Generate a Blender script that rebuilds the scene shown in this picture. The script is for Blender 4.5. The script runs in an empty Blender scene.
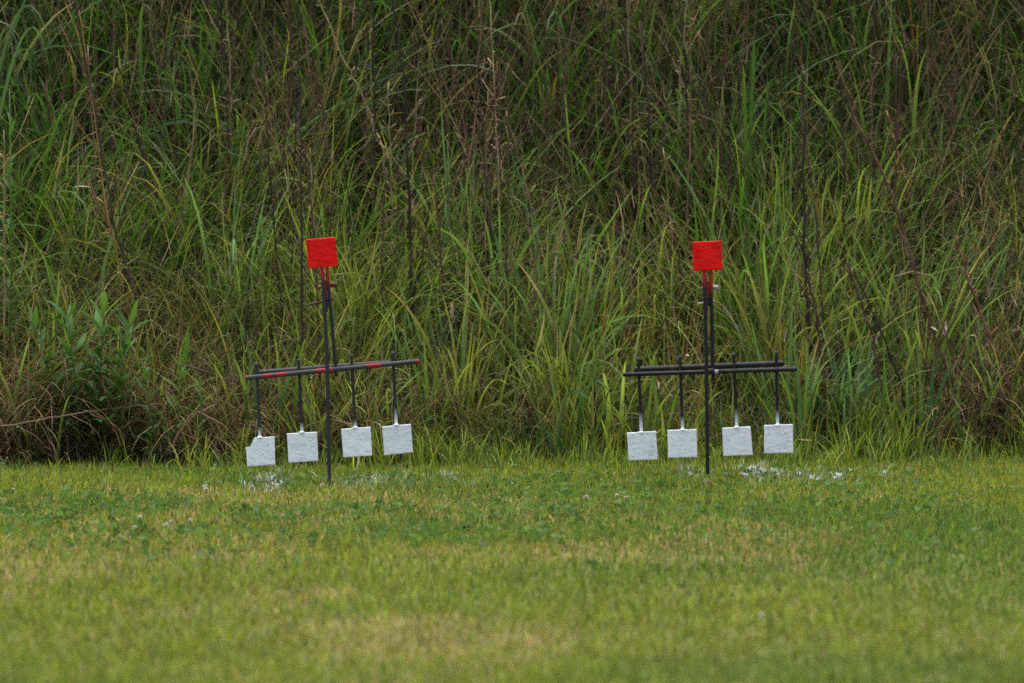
import bpy, math, random
import numpy as np
from mathutils import Vector, Matrix

random.seed(11)
R = np.random.default_rng(11)
scene = bpy.context.scene
COL = scene.collection

# ------------------------------------------------------------------ camera
F = 7500.0
CAMY, CAMZ = -25.0, 1.5
PITCH = math.atan(313.5 / F)
cd = bpy.data.cameras.new('Camera')
cam = bpy.data.objects.new('Camera', cd)
COL.objects.link(cam)
cam.location = (0, CAMY, CAMZ)
cam.rotation_euler = (math.pi / 2 - PITCH, 0, 0)
cd.sensor_width = 36.0
cd.lens = F / 1024 * 36.0
cd.clip_start = 0.1
cd.clip_end = 500
cd.dof.use_dof = True
cd.dof.focus_distance = 24.75
cd.dof.aperture_fstop = 4.4
scene.camera = cam
SP, CP = math.sin(PITCH), math.cos(PITCH)


def ray(px, py):
    a, b = (px - 512) / F, -(py - 341.5) / F
    return Vector((a, CP + b * SP, -SP + b * CP))


def P(px, py, Y=0.0):
    d = ray(px, py)
    t = (Y - CAMY) / d.y
    return Vector((d.x * t, Y, CAMZ + d.z * t))


def G(px, py):
    d = ray(px, py)
    t = -CAMZ / d.z
    return Vector((d.x * t, CAMY + d.y * t, 0))


# ------------------------------------------------------------------ noise
_tab = R.random((64, 64))


def vnoise(x, y, s=1.0, o=0.0):
    x = np.asarray(x, float) * s + 17.3 + o
    y = np.asarray(y, float) * s + 9.1 + o * 1.7
    xi = np.floor(x).astype(int); yi = np.floor(y).astype(int)
    fx = x - xi; fy = y - yi
    fx = fx * fx * (3 - 2 * fx); fy = fy * fy * (3 - 2 * fy)
    a = _tab[xi % 64, yi % 64]; b = _tab[(xi + 1) % 64, yi % 64]
    c = _tab[xi % 64, (yi + 1) % 64]; d = _tab[(xi + 1) % 64, (yi + 1) % 64]
    return (a * (1 - fx) + b * fx) * (1 - fy) + (c * (1 - fx) + d * fx) * fy


def fbm(x, y, s=1.0, o=0.0):
    return 0.55 * vnoise(x, y, s, o) + 0.3 * vnoise(x, y, s * 2.1, o + 5) + 0.15 * vnoise(x, y, s * 4.3, o + 11)


def toe(x):
    x = np.asarray(x, float)
    return 0.78 + 0.22 * (vnoise(x, 0 * x, 1.6, 3) - 0.5) + 0.22 * (vnoise(x, 0 * x, 5.0, 8) - 0.5) + 0.28 * np.clip(x, -2, 2) / 2


def front(Y, px):
    return Y - 1.26 + float(toe((px - 512) / 295.0))


def hill(x, y):
    x = np.asarray(x, float); y = np.asarray(y, float)
    s = np.maximum(y - toe(x), 0)
    z = s * 0.50 + 0.95 * np.maximum(s - 0.75, 0) ** 1.5 / (0.5 + np.maximum(s - 0.75, 0) ** 0.5) + 0.14 * (fbm(x, y, 2.2, 7) - 0.5) * np.minimum(s * 3, 1)
    z = np.where(z > 3.6, 3.6 + (z - 3.6) * 0.03, z)
    return np.maximum(z, 0) - 0.0


# ------------------------------------------------------------------ materials
def mat(name):
    m = bpy.data.materials.new(name)
    m.use_nodes = True
    nt = m.node_tree
    b = nt.nodes['Principled BSDF']
    return m, nt, b


def leaf_mat(name, rough=0.5, spec=0.3, trans=0.35, tint=(1.2, 1.22, 0.62)):
    m, nt, b = mat(name)
    at = nt.nodes.new('ShaderNodeAttribute'); at.attribute_name = 'Col'
    nt.links.new(at.outputs['Color'], b.inputs['Base Color'])
    b.inputs['Roughness'].default_value = rough
    b.inputs['Specular IOR Level'].default_value = spec
    if trans > 0:
        tr = nt.nodes.new('ShaderNodeBsdfTranslucent')
        mul = nt.nodes.new('ShaderNodeMix'); mul.data_type = 'RGBA'; mul.blend_type = 'MULTIPLY'
        mul.inputs[0].default_value = 1.0
        nt.links.new(at.outputs['Color'], mul.inputs[6])
        mul.inputs[7].default_value = (*tint, 1)
        nt.links.new(mul.outputs[2], tr.inputs['Color'])
        mx = nt.nodes.new('ShaderNodeMixShader'); mx.inputs[0].default_value = trans
        nt.links.new(b.outputs[0], mx.inputs[1]); nt.links.new(tr.outputs[0], mx.inputs[2])
        nt.links.new(mx.outputs[0], nt.nodes['Material Output'].inputs['Surface'])
    return m


M_LEAF = leaf_mat('grass_blade', 0.5, 0.16)
M_LAWN = leaf_mat('lawn_blade', 0.6, 0.1, 0.38)
M_DRY = leaf_mat('dry_blade', 0.8, 0.15, 0.2, (1.1, 1.0, 0.8))
M_STALK = leaf_mat('dead_stalk', 0.85, 0.15, 0.0)
M_PAINTED = leaf_mat('overspray', 0.7, 0.2, 0.15, (1, 1, 1))


def soil_mat(name, cols, scale):
    m, nt, b = mat(name)
    tc = nt.nodes.new('ShaderNodeTexCoord')
    n1 = nt.nodes.new('ShaderNodeTexNoise'); n1.inputs['Scale'].default_value = scale; n1.inputs['Detail'].default_value = 8
    n2 = nt.nodes.new('ShaderNodeTexNoise'); n2.inputs['Scale'].default_value = scale * 40; n2.inputs['Detail'].default_value = 3
    nt.links.new(tc.outputs['Object'], n1.inputs['Vector']); nt.links.new(tc.outputs['Object'], n2.inputs['Vector'])
    ad = nt.nodes.new('ShaderNodeMath'); ad.operation = 'MULTIPLY_ADD'; ad.inputs[1].default_value = 0.5
    nt.links.new(n2.outputs[0], ad.inputs[0])
    hv = nt.nodes.new('ShaderNodeMath'); hv.operation = 'MULTIPLY'; hv.inputs[1].default_value = 0.5
    nt.links.new(n1.outputs[0], hv.inputs[0]); nt.links.new(hv.outputs[0], ad.inputs[2])
    cr = nt.nodes.new('ShaderNodeValToRGB')
    e = cr.color_ramp.elements
    e[0].position = 0.36; e[0].color = (*cols[0], 1); e[1].position = 0.64; e[1].color = (*cols[2], 1)
    k = e.new(0.5); k.color = (*cols[1], 1)
    nt.links.new(ad.outputs[0], cr.inputs[0]); nt.links.new(cr.outputs[0], b.inputs['Base Color'])
    b.inputs['Roughness'].default_value = 0.95; b.inputs['Specular IOR Level'].default_value = 0.1
    bp = nt.nodes.new('ShaderNodeBump'); bp.inputs['Strength'].default_value = 0.6; bp.inputs['Distance'].default_value = 0.02
    nt.links.new(n2.outputs[0], bp.inputs['Height']); nt.links.new(bp.outputs[0], b.inputs['Normal'])
    return m


M_GROUND = soil_mat('lawn_soil', [(0.06, 0.07, 0.02), (0.10, 0.115, 0.03), (0.16, 0.13, 0.06)], 1.6)
M_HILL = soil_mat('bank_soil', [(0.022, 0.020, 0.012), (0.035, 0.032, 0.018), (0.07, 0.05, 0.03)], 3.0)


def paint_mat(name, base, chip, scale=1.0, spec=0.3, lo=0.62):
    """thick brushed / sprayed paint over pitted steel"""
    m, nt, b = mat(name)
    tc = nt.nodes.new('ShaderNodeTexCoord')
    mp = nt.nodes.new('ShaderNodeMapping'); mp.inputs['Scale'].default_value = (80, 80, 200)
    nt.links.new(tc.outputs['Object'], mp.inputs['Vector'])
    n1 = nt.nodes.new('ShaderNodeTexNoise'); n1.inputs['Scale'].default_value = 1.6 * scale; n1.inputs['Detail'].default_value = 5; n1.inputs['Roughness'].default_value = 0.6
    nt.links.new(mp.outputs[0], n1.inputs['Vector'])
    n2 = nt.nodes.new('ShaderNodeTexNoise'); n2.inputs['Scale'].default_value = 22; n2.inputs['Detail'].default_value = 3
    nt.links.new(tc.outputs['Object'], n2.inputs['Vector'])
    rp = nt.nodes.new('ShaderNodeMapRange'); rp.inputs[1].default_value = lo; rp.inputs[2].default_value = lo + .08
    nt.links.new(n1.outputs[0], rp.inputs[0])
    r2 = nt.nodes.new('ShaderNodeMapRange'); r2.inputs[1].default_value = 0.45; r2.inputs[2].default_value = 0.62
    nt.links.new(n2.outputs[0], r2.inputs[0])
    ml = nt.nodes.new('ShaderNodeMath'); ml.operation = 'MULTIPLY'
    nt.links.new(rp.outputs[0], ml.inputs[0]); nt.links.new(r2.outputs[0], ml.inputs[1])
    at = nt.nodes.new('ShaderNodeAttribute'); at.attribute_name = 'Col'
    mx = nt.nodes.new('ShaderNodeMix'); mx.data_type = 'RGBA'
    nt.links.new(ml.outputs[0], mx.inputs[0])
    nt.links.new(at.outputs['Color'], mx.inputs[6]); mx.inputs[7].default_value = (*chip, 1)
    nt.links.new(mx.outputs[2], b.inputs['Base Color'])
    b.inputs['Roughness'].default_value = 0.55
    b.inputs['Specular IOR Level'].default_value = spec
    bp = nt.nodes.new('ShaderNodeBump'); bp.inputs['Strength'].default_value = 0.9; bp.inputs['Distance'].default_value = 0.0013
    nt.links.new(n1.outputs[0], bp.inputs['Height']); nt.links.new(bp.outputs[0], b.inputs['Normal'])
    return m


M_WHITE = paint_mat('white_target_paint', None, (0.20, 0.21, 0.22), lo=0.59)
M_RED = paint_mat('red_target_paint', None, (0.22, 0.004, 0.004), spec=0.12, lo=0.53)


def steel_mat():
    m, nt, b = mat('dark_painted_steel')
    tc = nt.nodes.new('ShaderNodeTexCoord')
    n = nt.nodes.new('ShaderNodeTexNoise'); n.inputs['Scale'].default_value = 90; n.inputs['Detail'].default_value = 6
    nt.links.new(tc.outputs['Object'], n.inputs['Vector'])
    at = nt.nodes.new('ShaderNodeAttribute'); at.attribute_name = 'Col'
    rp = nt.nodes.new('ShaderNodeMapRange'); rp.inputs[1].default_value = 0.6; rp.inputs[2].default_value = 0.75
    rp.inputs[4].default_value = 0.6
    nt.links.new(n.outputs[0], rp.inputs[0])
    mx = nt.nodes.new('ShaderNodeMix'); mx.data_type = 'RGBA'
    nt.links.new(rp.outputs[0], mx.inputs[0]); nt.links.new(at.outputs['Color'], mx.inputs[6])
    mx.inputs[7].default_value = (0.085, 0.05, 0.038, 1)
    nt.links.new(mx.outputs[2], b.inputs['Base Color'])
    b.inputs['Roughness'].default_value = 0.7
    b.inputs['Specular IOR Level'].default_value = 0.25
    bp = nt.nodes.new('ShaderNodeBump'); bp.inputs['Strength'].default_value = 0.4; bp.inputs['Distance'].default_value = 0.002
    nt.links.new(n.outputs[0], bp.inputs['Height']); nt.links.new(bp.outputs[0], b.inputs['Normal'])
    return m


M_STEEL = steel_mat()

# ------------------------------------------------------------------ mesh helpers


def tag(o, label=None, cat=None, group=None, kind=None):
    if label: o['label'] = label
    if cat: o['category'] = cat
    if group: o['group'] = group
    if kind: o['kind'] = kind
    return o


def np_object(name, V, Q, C, m, parent=None, smooth=True, loc=None):
    """V (n,3), Q (k,4) quads, C (n,3) colours -> one mesh object"""
    V = np.asarray(V, np.float32); Q = np.asarray(Q, np.int32)
    if loc is not None:
        V = V - np.asarray(loc, np.float32)
    me = bpy.data.meshes.new(name)
    me.vertices.add(len(V)); me.vertices.foreach_set('co', V.ravel())
    k = Q.shape[1]
    me.loops.add(Q.size); me.loops.foreach_set('vertex_index', Q.ravel())
    me.polygons.add(len(Q)); me.polygons.foreach_set('loop_start', np.arange(0, Q.size, k, dtype=np.int32))
    me.update(calc_edges=True)
    if smooth:
        me.polygons.foreach_set('use_smooth', np.ones(len(Q), bool))
    if C is not None:
        at = me.color_attributes.new('Col', 'FLOAT_COLOR', 'POINT')
        c4 = np.ones((len(V), 4), np.float32); c4[:, :3] = C
        at.data.foreach_set('color', c4.ravel())
    me.materials.append(m)
    me.validate()
    o = bpy.data.objects.new(name, me)
    COL.objects.link(o)
    if loc is not None and parent is None:
        o.location = loc
    if parent is not None:
        o.parent = parent
    return o


def blades(base, az, L, W, lean, droop, c0, c1, nseg=5, nc=2, power=1.3, twist=None, sway=None, tipw=0.05, basew=0.55, fold=0.25, roll=0.0):
    """strips that follow a bending centre line. returns V, Q, C"""
    n = len(base)
    base = np.asarray(base, float)
    t = np.linspace(0, 1, nseg + 1)[None, :]
    th = lean[:, None] + droop[:, None] * t ** power
    tm = 0.5 * (th[:, 1:] + th[:, :-1])
    ds = (L / nseg)[:, None]
    r = np.concatenate([np.zeros((n, 1)), np.cumsum(np.sin(tm) * ds, 1)], 1)
    z = np.concatenate([np.zeros((n, 1)), np.cumsum(np.cos(tm) * ds, 1)], 1)
    ca, sa = np.cos(az)[:, None], np.sin(az)[:, None]
    if sway is None:
        sway = np.zeros(n)
    lat = sway[:, None] * np.sin(t * math.pi * 1.5) * L[:, None]
    cx = base[:, 0:1] + r * ca - lat * sa
    cy = base[:, 1:2] + r * sa + lat * ca
    cz = base[:, 2:3] + z
    if twist is None:
        twist = np.zeros(n)
    tw = roll + twist[:, None] * t
    # width dir: perp horizontal mixed with blade normal
    nx, ny, nz = np.cos(th) * ca, np.cos(th) * sa, -np.sin(th)
    wx = -sa * np.cos(tw) + nx * np.sin(tw)
    wy = ca * np.cos(tw) + ny * np.sin(tw)
    wz = nz * np.sin(tw)
    prof = np.minimum(1, basew + 2.2 * t) * (1 - t ** 2.2) + tipw
    hw = 0.5 * W[:, None] * prof
    rows = []
    offs = [-1, 1] if nc == 2 else [-1, 0, 1]
    for k in offs:
        fx = cx + k * hw * wx; fy = cy + k * hw * wy; fz = cz + k * hw * wz
        if nc == 3 and k != 0:
            fx = fx + fold * hw * nx; fy = fy + fold * hw * ny; fz = fz + fold * hw * nz
        rows.append(np.stack([fx, fy, fz], -1))
    V = np.stack(rows, 2).reshape(-1, 3)
    a = np.arange(n)[:, None, None] * ((nseg + 1) * nc)
    s = np.arange(nseg)[None, :, None] * nc
    c = np.arange(nc - 1)[None, None, :]
    i0 = a + s + c
    Q = np.stack([i0, i0 + 1, i0 + nc + 1, i0 + nc], -1).reshape(-1, 4)
    tt = (t ** 1.6)[:, :, None]
    C = c0[:, None, :] * (1 - tt) + c1[:, None, :] * tt
    C = np.repeat(C, nc, axis=1).reshape(-1, 3)
    return V, Q, C


def join(parts):
    Vs, Qs, Cs, o = [], [], [], 0
    for V, Q, C in parts:
        Vs.append(V); Qs.append(Q + o); Cs.append(C); o += len(V)
    return np.concatenate(Vs), np.concatenate(Qs), np.concatenate(Cs)


def pick(cols, n, p=None, var=0.18, hue=0.08):
    cols = np.array(cols)
    c = cols[R.choice(len(cols), n, p=p)]
    c = c * (1 + var * R.standard_normal((n, 1))).clip(0.5, 1.6)
    return (c * (1 + hue * R.standard_normal((n, 3)))).clip(0.004, 0.8)


def tube(path, rad, col, sides=8, cap=True):
    """path list of Vectors, rad float or per-point, col: tuple or f(i, n, ang)->rgb"""
    pts = [Vector(p) for p in path]; n = len(pts)
    V, C, Q = [], [], []
    up = Vector((0.13, 0.97, 0.21))
    for i, p in enumerate(pts):
        d = (pts[min(i + 1, n - 1)] - pts[max(i - 1, 0)]).normalized()
        a = d.cross(up).normalized(); b = d.cross(a).normalized()
        r = rad[i] if hasattr(rad, '__len__') else rad
        for k in range(sides):
            g = 2 * math.pi * k / sides
            V.append(p + (a * math.cos(g) + b * math.sin(g)) * r)
            C.append(col(i / (n - 1), g) if callable(col) else col)
    for i in range(n - 1):
        for k in range(sides):
            k2 = (k + 1) % sides
            Q.append((i * sides + k, i * sides + k2, (i + 1) * sides + k2, (i + 1) * sides + k))
    if cap:
        for i, rev in ((0, True), (n - 1, False)):
            c = len(V); V.append(pts[i]); C.append(C[i * sides])
            for k in range(0, sides, 2):
                q = (c, i * sides + k, i * sides + (k + 1) % sides, i * sides + (k + 2) % sides)
                Q.append(q[::-1] if rev else q)
    return np.array([tuple(v) for v in V]), np.array(Q), np.array(C, float)


def line(a, b, n):
    a, b = Vector(a), Vector(b)
    return [a.lerp(b, i / (n - 1)) for i in range(n)]


def empty(name, loc):
    o = bpy.data.objects.new(name, None)
    COL.objects.link(o)
    o.location = loc
    o.empty_display_size = 0.1
    return o


# ------------------------------------------------------------------ setting: ground and bank
def sheet(name, xs, ys, f, m):
    X, Y = np.meshgrid(xs, ys)
    V = np.stack([X, Y, f(X, Y)], -1).reshape(-1, 3)
    nx, ny = len(xs), len(ys)
    i = (np.arange(ny - 1)[:, None] * nx + np.arange(nx - 1)[None, :]).ravel()
    Q = np.stack([i, i + 1, i + nx + 1, i + nx], -1)
    o = np_object(name, V, Q, None, m)
    o['kind'] = 'structure'
    return o


xs_f = np.concatenate([[-150, -60, -25, -12, -7], np.linspace(-4.5, 4.5, 120), [7, 12, 25, 60, 150]])
sheet('ground', xs_f, np.concatenate([[-150, -60, -40, -30], np.linspace(-25, 1.9, 140)]),
      lambda X, Y: 0.012 * (fbm(X, Y, 1.3, 2) - 0.5) - 0.006 + 0 * X, M_GROUND)
sheet('hillside', xs_f, np.concatenate([np.linspace(0.4, 5.2, 130), [7, 10, 18, 35, 80, 150]]),
      lambda X, Y: hill(X, Y) - 0.03, M_HILL)

# ------------------------------------------------------------------ lawn
def trapezoid(n, y0, y1, margin=1.35):
    """random ground points in a strip that widens away from the camera"""
    y = R.uniform(y0, y1, n)
    hw = (y - CAMY) * 512 / F * margin + 0.15
    x = R.uniform(-1, 1, n) * hw
    return x, y


LAWN = dict(
    fresh=(0.178, 0.222, 0.024), green=(0.115, 0.168, 0.024), deep=(0.060, 0.105, 0.026),
    olive=(0.190, 0.185, 0.050), tan=(0.28, 0.225, 0.10), rust=(0.20, 0.11, 0.055))


def lawn_layer(n, y0, y1, hmin, hmax, wid, nseg=3):
    x, y = trapezoid(n, y0, y1)
    keep = y < toe(x) + 0.10
    x, y = x[keep], y[keep]; n = len(x)
    p1 = fbm(x, y * .5, 1.1, 21); p2 = fbm(x, y * .5, 2.8, 33); p3 = fbm(x, y * .5, 0.6, 40)
    dryness = np.clip((p1 - 0.50) * 4.2 + (p2 - 0.5) * 2.2 + 0.11 + 0.05 * np.clip((-y - 2.6) / 4, 0, 1), 0.04, 0.8)
    dryness = dryness + 0.28 * np.exp(-((x - .45) / .75) ** 2 - ((y + 6.6) / .55) ** 2) + 0.25 * np.exp(-((x - 1.0) / .6) ** 2 - ((y + 5.0) / .5) ** 2)
    dryness = np.where(y < -7.3, dryness * 0.6, dryness); p3 = p3 + .10 * (y < -7.3)
    u = R.random(n)
    c = pick([LAWN['fresh'], LAWN['green'], LAWN['deep'], LAWN['olive']], n, [0.42, 0.30, 0.10, 0.18], 0.2, 0.08)
    dk = np.clip((p3 - 0.50) * 5, 0, 1)[:, None]
    c = c * (1 - dk) + c * np.array([0.62, 0.80, 0.9]) * dk
    d = pick([LAWN['tan'], LAWN['olive'], LAWN['rust']], n, [0.62, 0.25, 0.13], 0.25, 0.06)
    isd = u < dryness * 0.75
    c = np.where(isd[:, None], d, c)
    tuft = vnoise(x, y * 0.6, 16, 60) * 0.6 + vnoise(x, y * 0.6, 34, 61) * 0.4
    c = c * (0.66 + 0.68 * tuft)[:, None]
    hh = 0.45 + 0.55 * fbm(x, y, 3.0, 55) + 0.45 * tuft
    h = R.uniform(hmin, hmax, n) * hh * np.where(isd, 0.8, 1.0)
    tall = R.random(n) < 0.03
    h = np.where(tall, h * 1.6, h)
    W = R.uniform(0.6, 1.35, n) * wid
    lean = np.abs(R.normal(0.12, 0.25, n)) + np.where(isd, 0.35, 0)
    droop = np.abs(R.normal(0.45, 0.5, n))
    az = R.uniform(0, 2 * math.pi, n)
    z = np.zeros(n) - 0.004
    tip = c * np.array([1.15, 1.12, 1.0])
    tipd = np.where((R.random(n) < 0.25)[:, None], c * 0.45 + 0.55 * np.array(LAWN['tan']), tip)
    return (np.stack([x, y, z], -1), az, h, W, lean, droop, c * 0.9, tipd), nseg


def run(args, nseg, **k):
    return blades(*args, nseg=nseg, **k)


L1, s1 = lawn_layer(130000, -3.6, 1.1, 0.018, 0.048, 0.0042)
L2, s2 = lawn_layer(105000, -10.6, -3.6, 0.018, 0.046, 0.0046)
# painted patches below the white plates
pat = []
for (px, py, wx, wy, k) in [(264, 486, 21, 7, .85), (278, 480, 12, 5, .7), (375, 484, 40, 6, .5), (450, 482, 9, 5, .7), (350, 486, 24, 4, .35),
                            (760, 477, 22, 7, .8), (800, 479, 36, 6, .5), (695, 477, 18, 6, .4), (838, 480, 9, 6, .6), (880, 476, 8, 4, .3)]:
    g = G(px, py)
    yy = G(px, py - wy).y - g.y
    pat.append((g.x, g.y, wx / 300, abs(yy), k))


def paint_prob(x, y):
    p = np.zeros_like(x)
    for (gx, gy, a, b, k) in pat:
        d2 = ((x - gx) / a) ** 2 + ((y - gy) / b) ** 2
        p = np.maximum(p, k * np.exp(-d2 * 1.1) * (d2 < 2.2))
    return p


bx = L1[0]
pm = R.random(len(bx)) < paint_prob(bx[:, 0], bx[:, 1]) * (0.6 + 1.0 * (vnoise(bx[:, 0], bx[:, 1], 14, 2)))


def sel(args, m):
    return tuple(a[m] for a in args)


Lp = sel(L1, pm); L1 = sel(L1, ~pm)
V, Q, C = join([run(L1, s1), run(L2, s2)])
o = np_object('lawn_grass', V, Q, C, M_LAWN)
tag(o, 'short mown yellow green lawn with tan thatch in front of the bank', 'lawn', kind='stuff')
left = Lp[0][:, 0] < 0
for mk, txt in ((left, 'grass speckled with white overspray below the left steel target'), (~left, 'grass and leaves splashed with pale paint below the right steel target')):
    a = list(sel(Lp, mk)); n = len(a[0])
    pc = pick([(0.52, 0.56, 0.57), (0.40, 0.45, 0.43), (0.30, 0.36, 0.26)], n, [.5, .3, .2], 0.12, 0.02)
    fd = R.uniform(.25, .85, n)[:, None]; pc = pc * fd + a[7] * (1 - fd); a[6] = a[6] * 0.65 + pc * 0.35; a[7] = pc; a[3] = a[3] * 1.25
    a[2] = a[2] * R.uniform(0.8, 1.15, n)
    V, Q, C = run(tuple(a), 3)
    o = np_object('painted_grass', V, Q, C, M_PAINTED)
    tag(o, txt, 'grass', kind='stuff')

# clover and small broad leaves in the lawn
def clover(n):
    x, y = trapezoid(n * 6, -5.2, 1.1)
    pr = np.clip((fbm(x, y, 1.5, 71) - 0.45) * 4, 0, 1) * np.exp(-((y + 1.5) / 1.9) ** 2) * np.where(x < 0.2, 1.0, 0.45)
    for (px, py, a, b, k) in [(110, 510, .28, .5, 1.4), (20, 518, .25, .5, 1.4), (600, 500, .35, .3, .8), (470, 512, .3, .3, .6), (880, 505, .3, .3, .6)]:
        g = G(px, py)
        pr = np.maximum(pr, k * np.exp(-((x - g.x) / a) ** 2 - ((y - g.y) / b) ** 2))
    kp = R.random(len(x)) < pr
    x, y = x[kp][:n], y[kp][:n]; n = len(x)
    hz = R.uniform(0.014, 0.034, n)
    Vs, Qs, Cs = [], [], []
    c = pick([(0.052, 0.108, 0.036), (0.066, 0.126, 0.040), (0.042, 0.090, 0.034), (0.080, 0.140, 0.042)], n, None, .2, .06)
    rot = R.uniform(0, 6.28, n); size = R.uniform(0.008, 0.014, n)
    tx, ty = R.normal(0, .45, n), R.normal(-0.35, .45, n)
    o = 0
    for k in range(3):
        a = rot + k * 2.094
        u = np.stack([np.cos(a), np.sin(a)], -1); w = np.stack([-u[:, 1], u[:, 0]], -1)
        prof = [(0.05, 0), (0.55, .48), (1.05, .42), (0.95, 0), (1.05, -.42), (0.55, -.48)]
        pts = []
        for (r_, s_) in prof:
            q = (u * r_ + w * s_) * size[:, None]
            pts.append(np.stack([x + q[:, 0], y + q[:, 1], hz + q[:, 0] * tx + q[:, 1] * ty + abs(s_) * size * 0.2], -1))
        V = np.stack(pts, 1).reshape(-1, 3)
        i = np.arange(n)[:, None] * 6
        Q = np.concatenate([i + np.array([[0, 1, 2, 3]]), i + np.array([[0, 3, 4, 5]])])
        Vs.append(V); Qs.append(Q + o); o += len(V); Cs.append(np.repeat(c, 6, 0))
    return np.concatenate(Vs), np.concatenate(Qs), np.concatenate(Cs)


V, Q, C = clover(4300)
o = np_object('clover_leaves', V, Q, C, M_LAWN)
tag(o, 'dark green clover leaves spread in patches through the lawn', 'clover', kind='stuff')

# ------------------------------------------------------------------ bank vegetation
def bank_pts(n, x0=-3.1, x1=3.1, y1=3.9, y0=None):
    x = R.uniform(x0, x1, n)
    s = R.uniform(0, 1, n) ** 1.1 * (y1 - 0.7)
    y = toe(x) + s - 0.03
    return x, y, hill(x, y) - 0.02


def gauss(x, c, s):
    return np.exp(-((x - c) / s) ** 2)


GREEN = [(0.125, 0.195, 0.034), (0.170, 0.230, 0.038), (0.082, 0.150, 0.028), (0.215, 0.225, 0.055), (0.110, 0.185, 0.060)]
SHADEG = [(0.038, 0.094, 0.014), (0.052, 0.108, 0.018), (0.056, 0.090, 0.018)]  # darkened greens that put shade into the upper blades
TAN = [(0.25, 0.19, 0.105), (0.32, 0.25, 0.16), (0.17, 0.12, 0.06), (0.20, 0.17, 0.07)]
BROWN = [(0.105, 0.066, 0.040), (0.060, 0.040, 0.026), (0.15, 0.088, 0.05), (0.042, 0.031, 0.024), (0.19, 0.13, 0.07)]
PALE = [(0.40, 0.31, 0.23), (0.32, 0.25, 0.18)]


def tall_layer(n, lmin, lmax, wmin, wmax, nseg, nc, cols, dens=None, tipdry=0.2, droopm=0.9, leanm=0.22, mix=True):
    x, y, z = bank_pts(n)
    keep = np.ones(n, bool)
    if dens is not None:
        keep = R.random(n) < dens(x, y, z)
    x, y, z = x[keep], y[keep], z[keep]; n = len(x)
    c = pick(cols, n, None, 0.22, 0.09)
    if mix:
        # upper bank shade painted into the blade colour: darker greens higher up
        up = np.clip((z - 0.35) / 0.75 + (fbm(x, y, 1.1, 81) - 0.5) * 1.2, 0, 1)
        isd = R.random(n) < up * 0.92
        c = np.where(isd[:, None], pick(SHADEG, n, None, 0.25, 0.1), c)
        yel = np.clip((fbm(x, y, 1.3, 91) - 0.5) * 4, 0, 1) * (1 - up)
        c = np.where((R.random(n) < yel * 0.5)[:, None], pick([(0.14, 0.16, 0.035), (0.12, 0.125, 0.04)], n), c)
    L = R.uniform(lmin, lmax, n) * (0.8 + 0.45 * fbm(x, y, 1.7, 101))
    L *= np.clip(0.42 + (y - toe(x)) * 0.85, 0.42, 1)
    W = R.uniform(wmin, wmax, n)
    az = R.uniform(0, 2 * math.pi, n)
    # most blades lean out of the bank, towards the light
    az = np.where(R.random(n) < 0.12, R.normal(-math.pi / 2, 0.8, n), az)
    # clumped sideways sweep
    sw = (fbm(x, y, 1.2, 111) - 0.5) * 2
    az = np.where(R.random(n) < 0.3, np.where(sw > 0, 0.0, math.pi) + R.normal(0, 0.5, n), az)
    lean = np.abs(R.normal(leanm, 0.16, n))
    droop = np.abs(R.normal(droopm, 0.55, n)).clip(0, 2.4)
    tip = np.where((R.random(n) < tipdry)[:, None], pick(TAN, n), c * 1.12)
    return blades(np.stack([x, y, z], -1), az, L, W, lean, droop, c * 0.92, tip, nseg=nseg, nc=nc,
                  twist=R.normal(0, 0.7, n), sway=R.normal(0, 0.03, n), roll=0, power=1.6)


SPEC = {  # colours, width, length, lean, droop, blades, segments
    'broad': ([(0.125, 0.210, 0.055), (0.165, 0.240, 0.058), (0.115, 0.200, 0.085)], (.010, .020), (.50, .90), .20, .70, (12, 26)),
    'medium': ([(0.185, 0.245, 0.045), (0.130, 0.205, 0.038), (0.215, 0.235, 0.060)], (.007, .0125), (.42, .80), .22, .68, (26, 54)),
    'wispy': ([(0.150, 0.165, 0.055), (0.110, 0.145, 0.045), (0.175, 0.165, 0.075)], (.003, .0055), (.45, .85), .30, 1.6, (50, 110)),
    'lush_shaded': ([(0.038, 0.102, 0.016), (0.052, 0.118, 0.022), (0.080, 0.138, 0.055)], (.009, .018), (.45, .85), .26, 1.15, (18, 38)),  # dark broad grass; its low tone also paints upper bank shade
    'rusty': ([(0.20, 0.13, 0.045), (0.23, 0.17, 0.06), (0.16, 0.15, 0.05)], (.003, .006), (.45, .80), .22, .7, (24, 50))}


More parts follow.
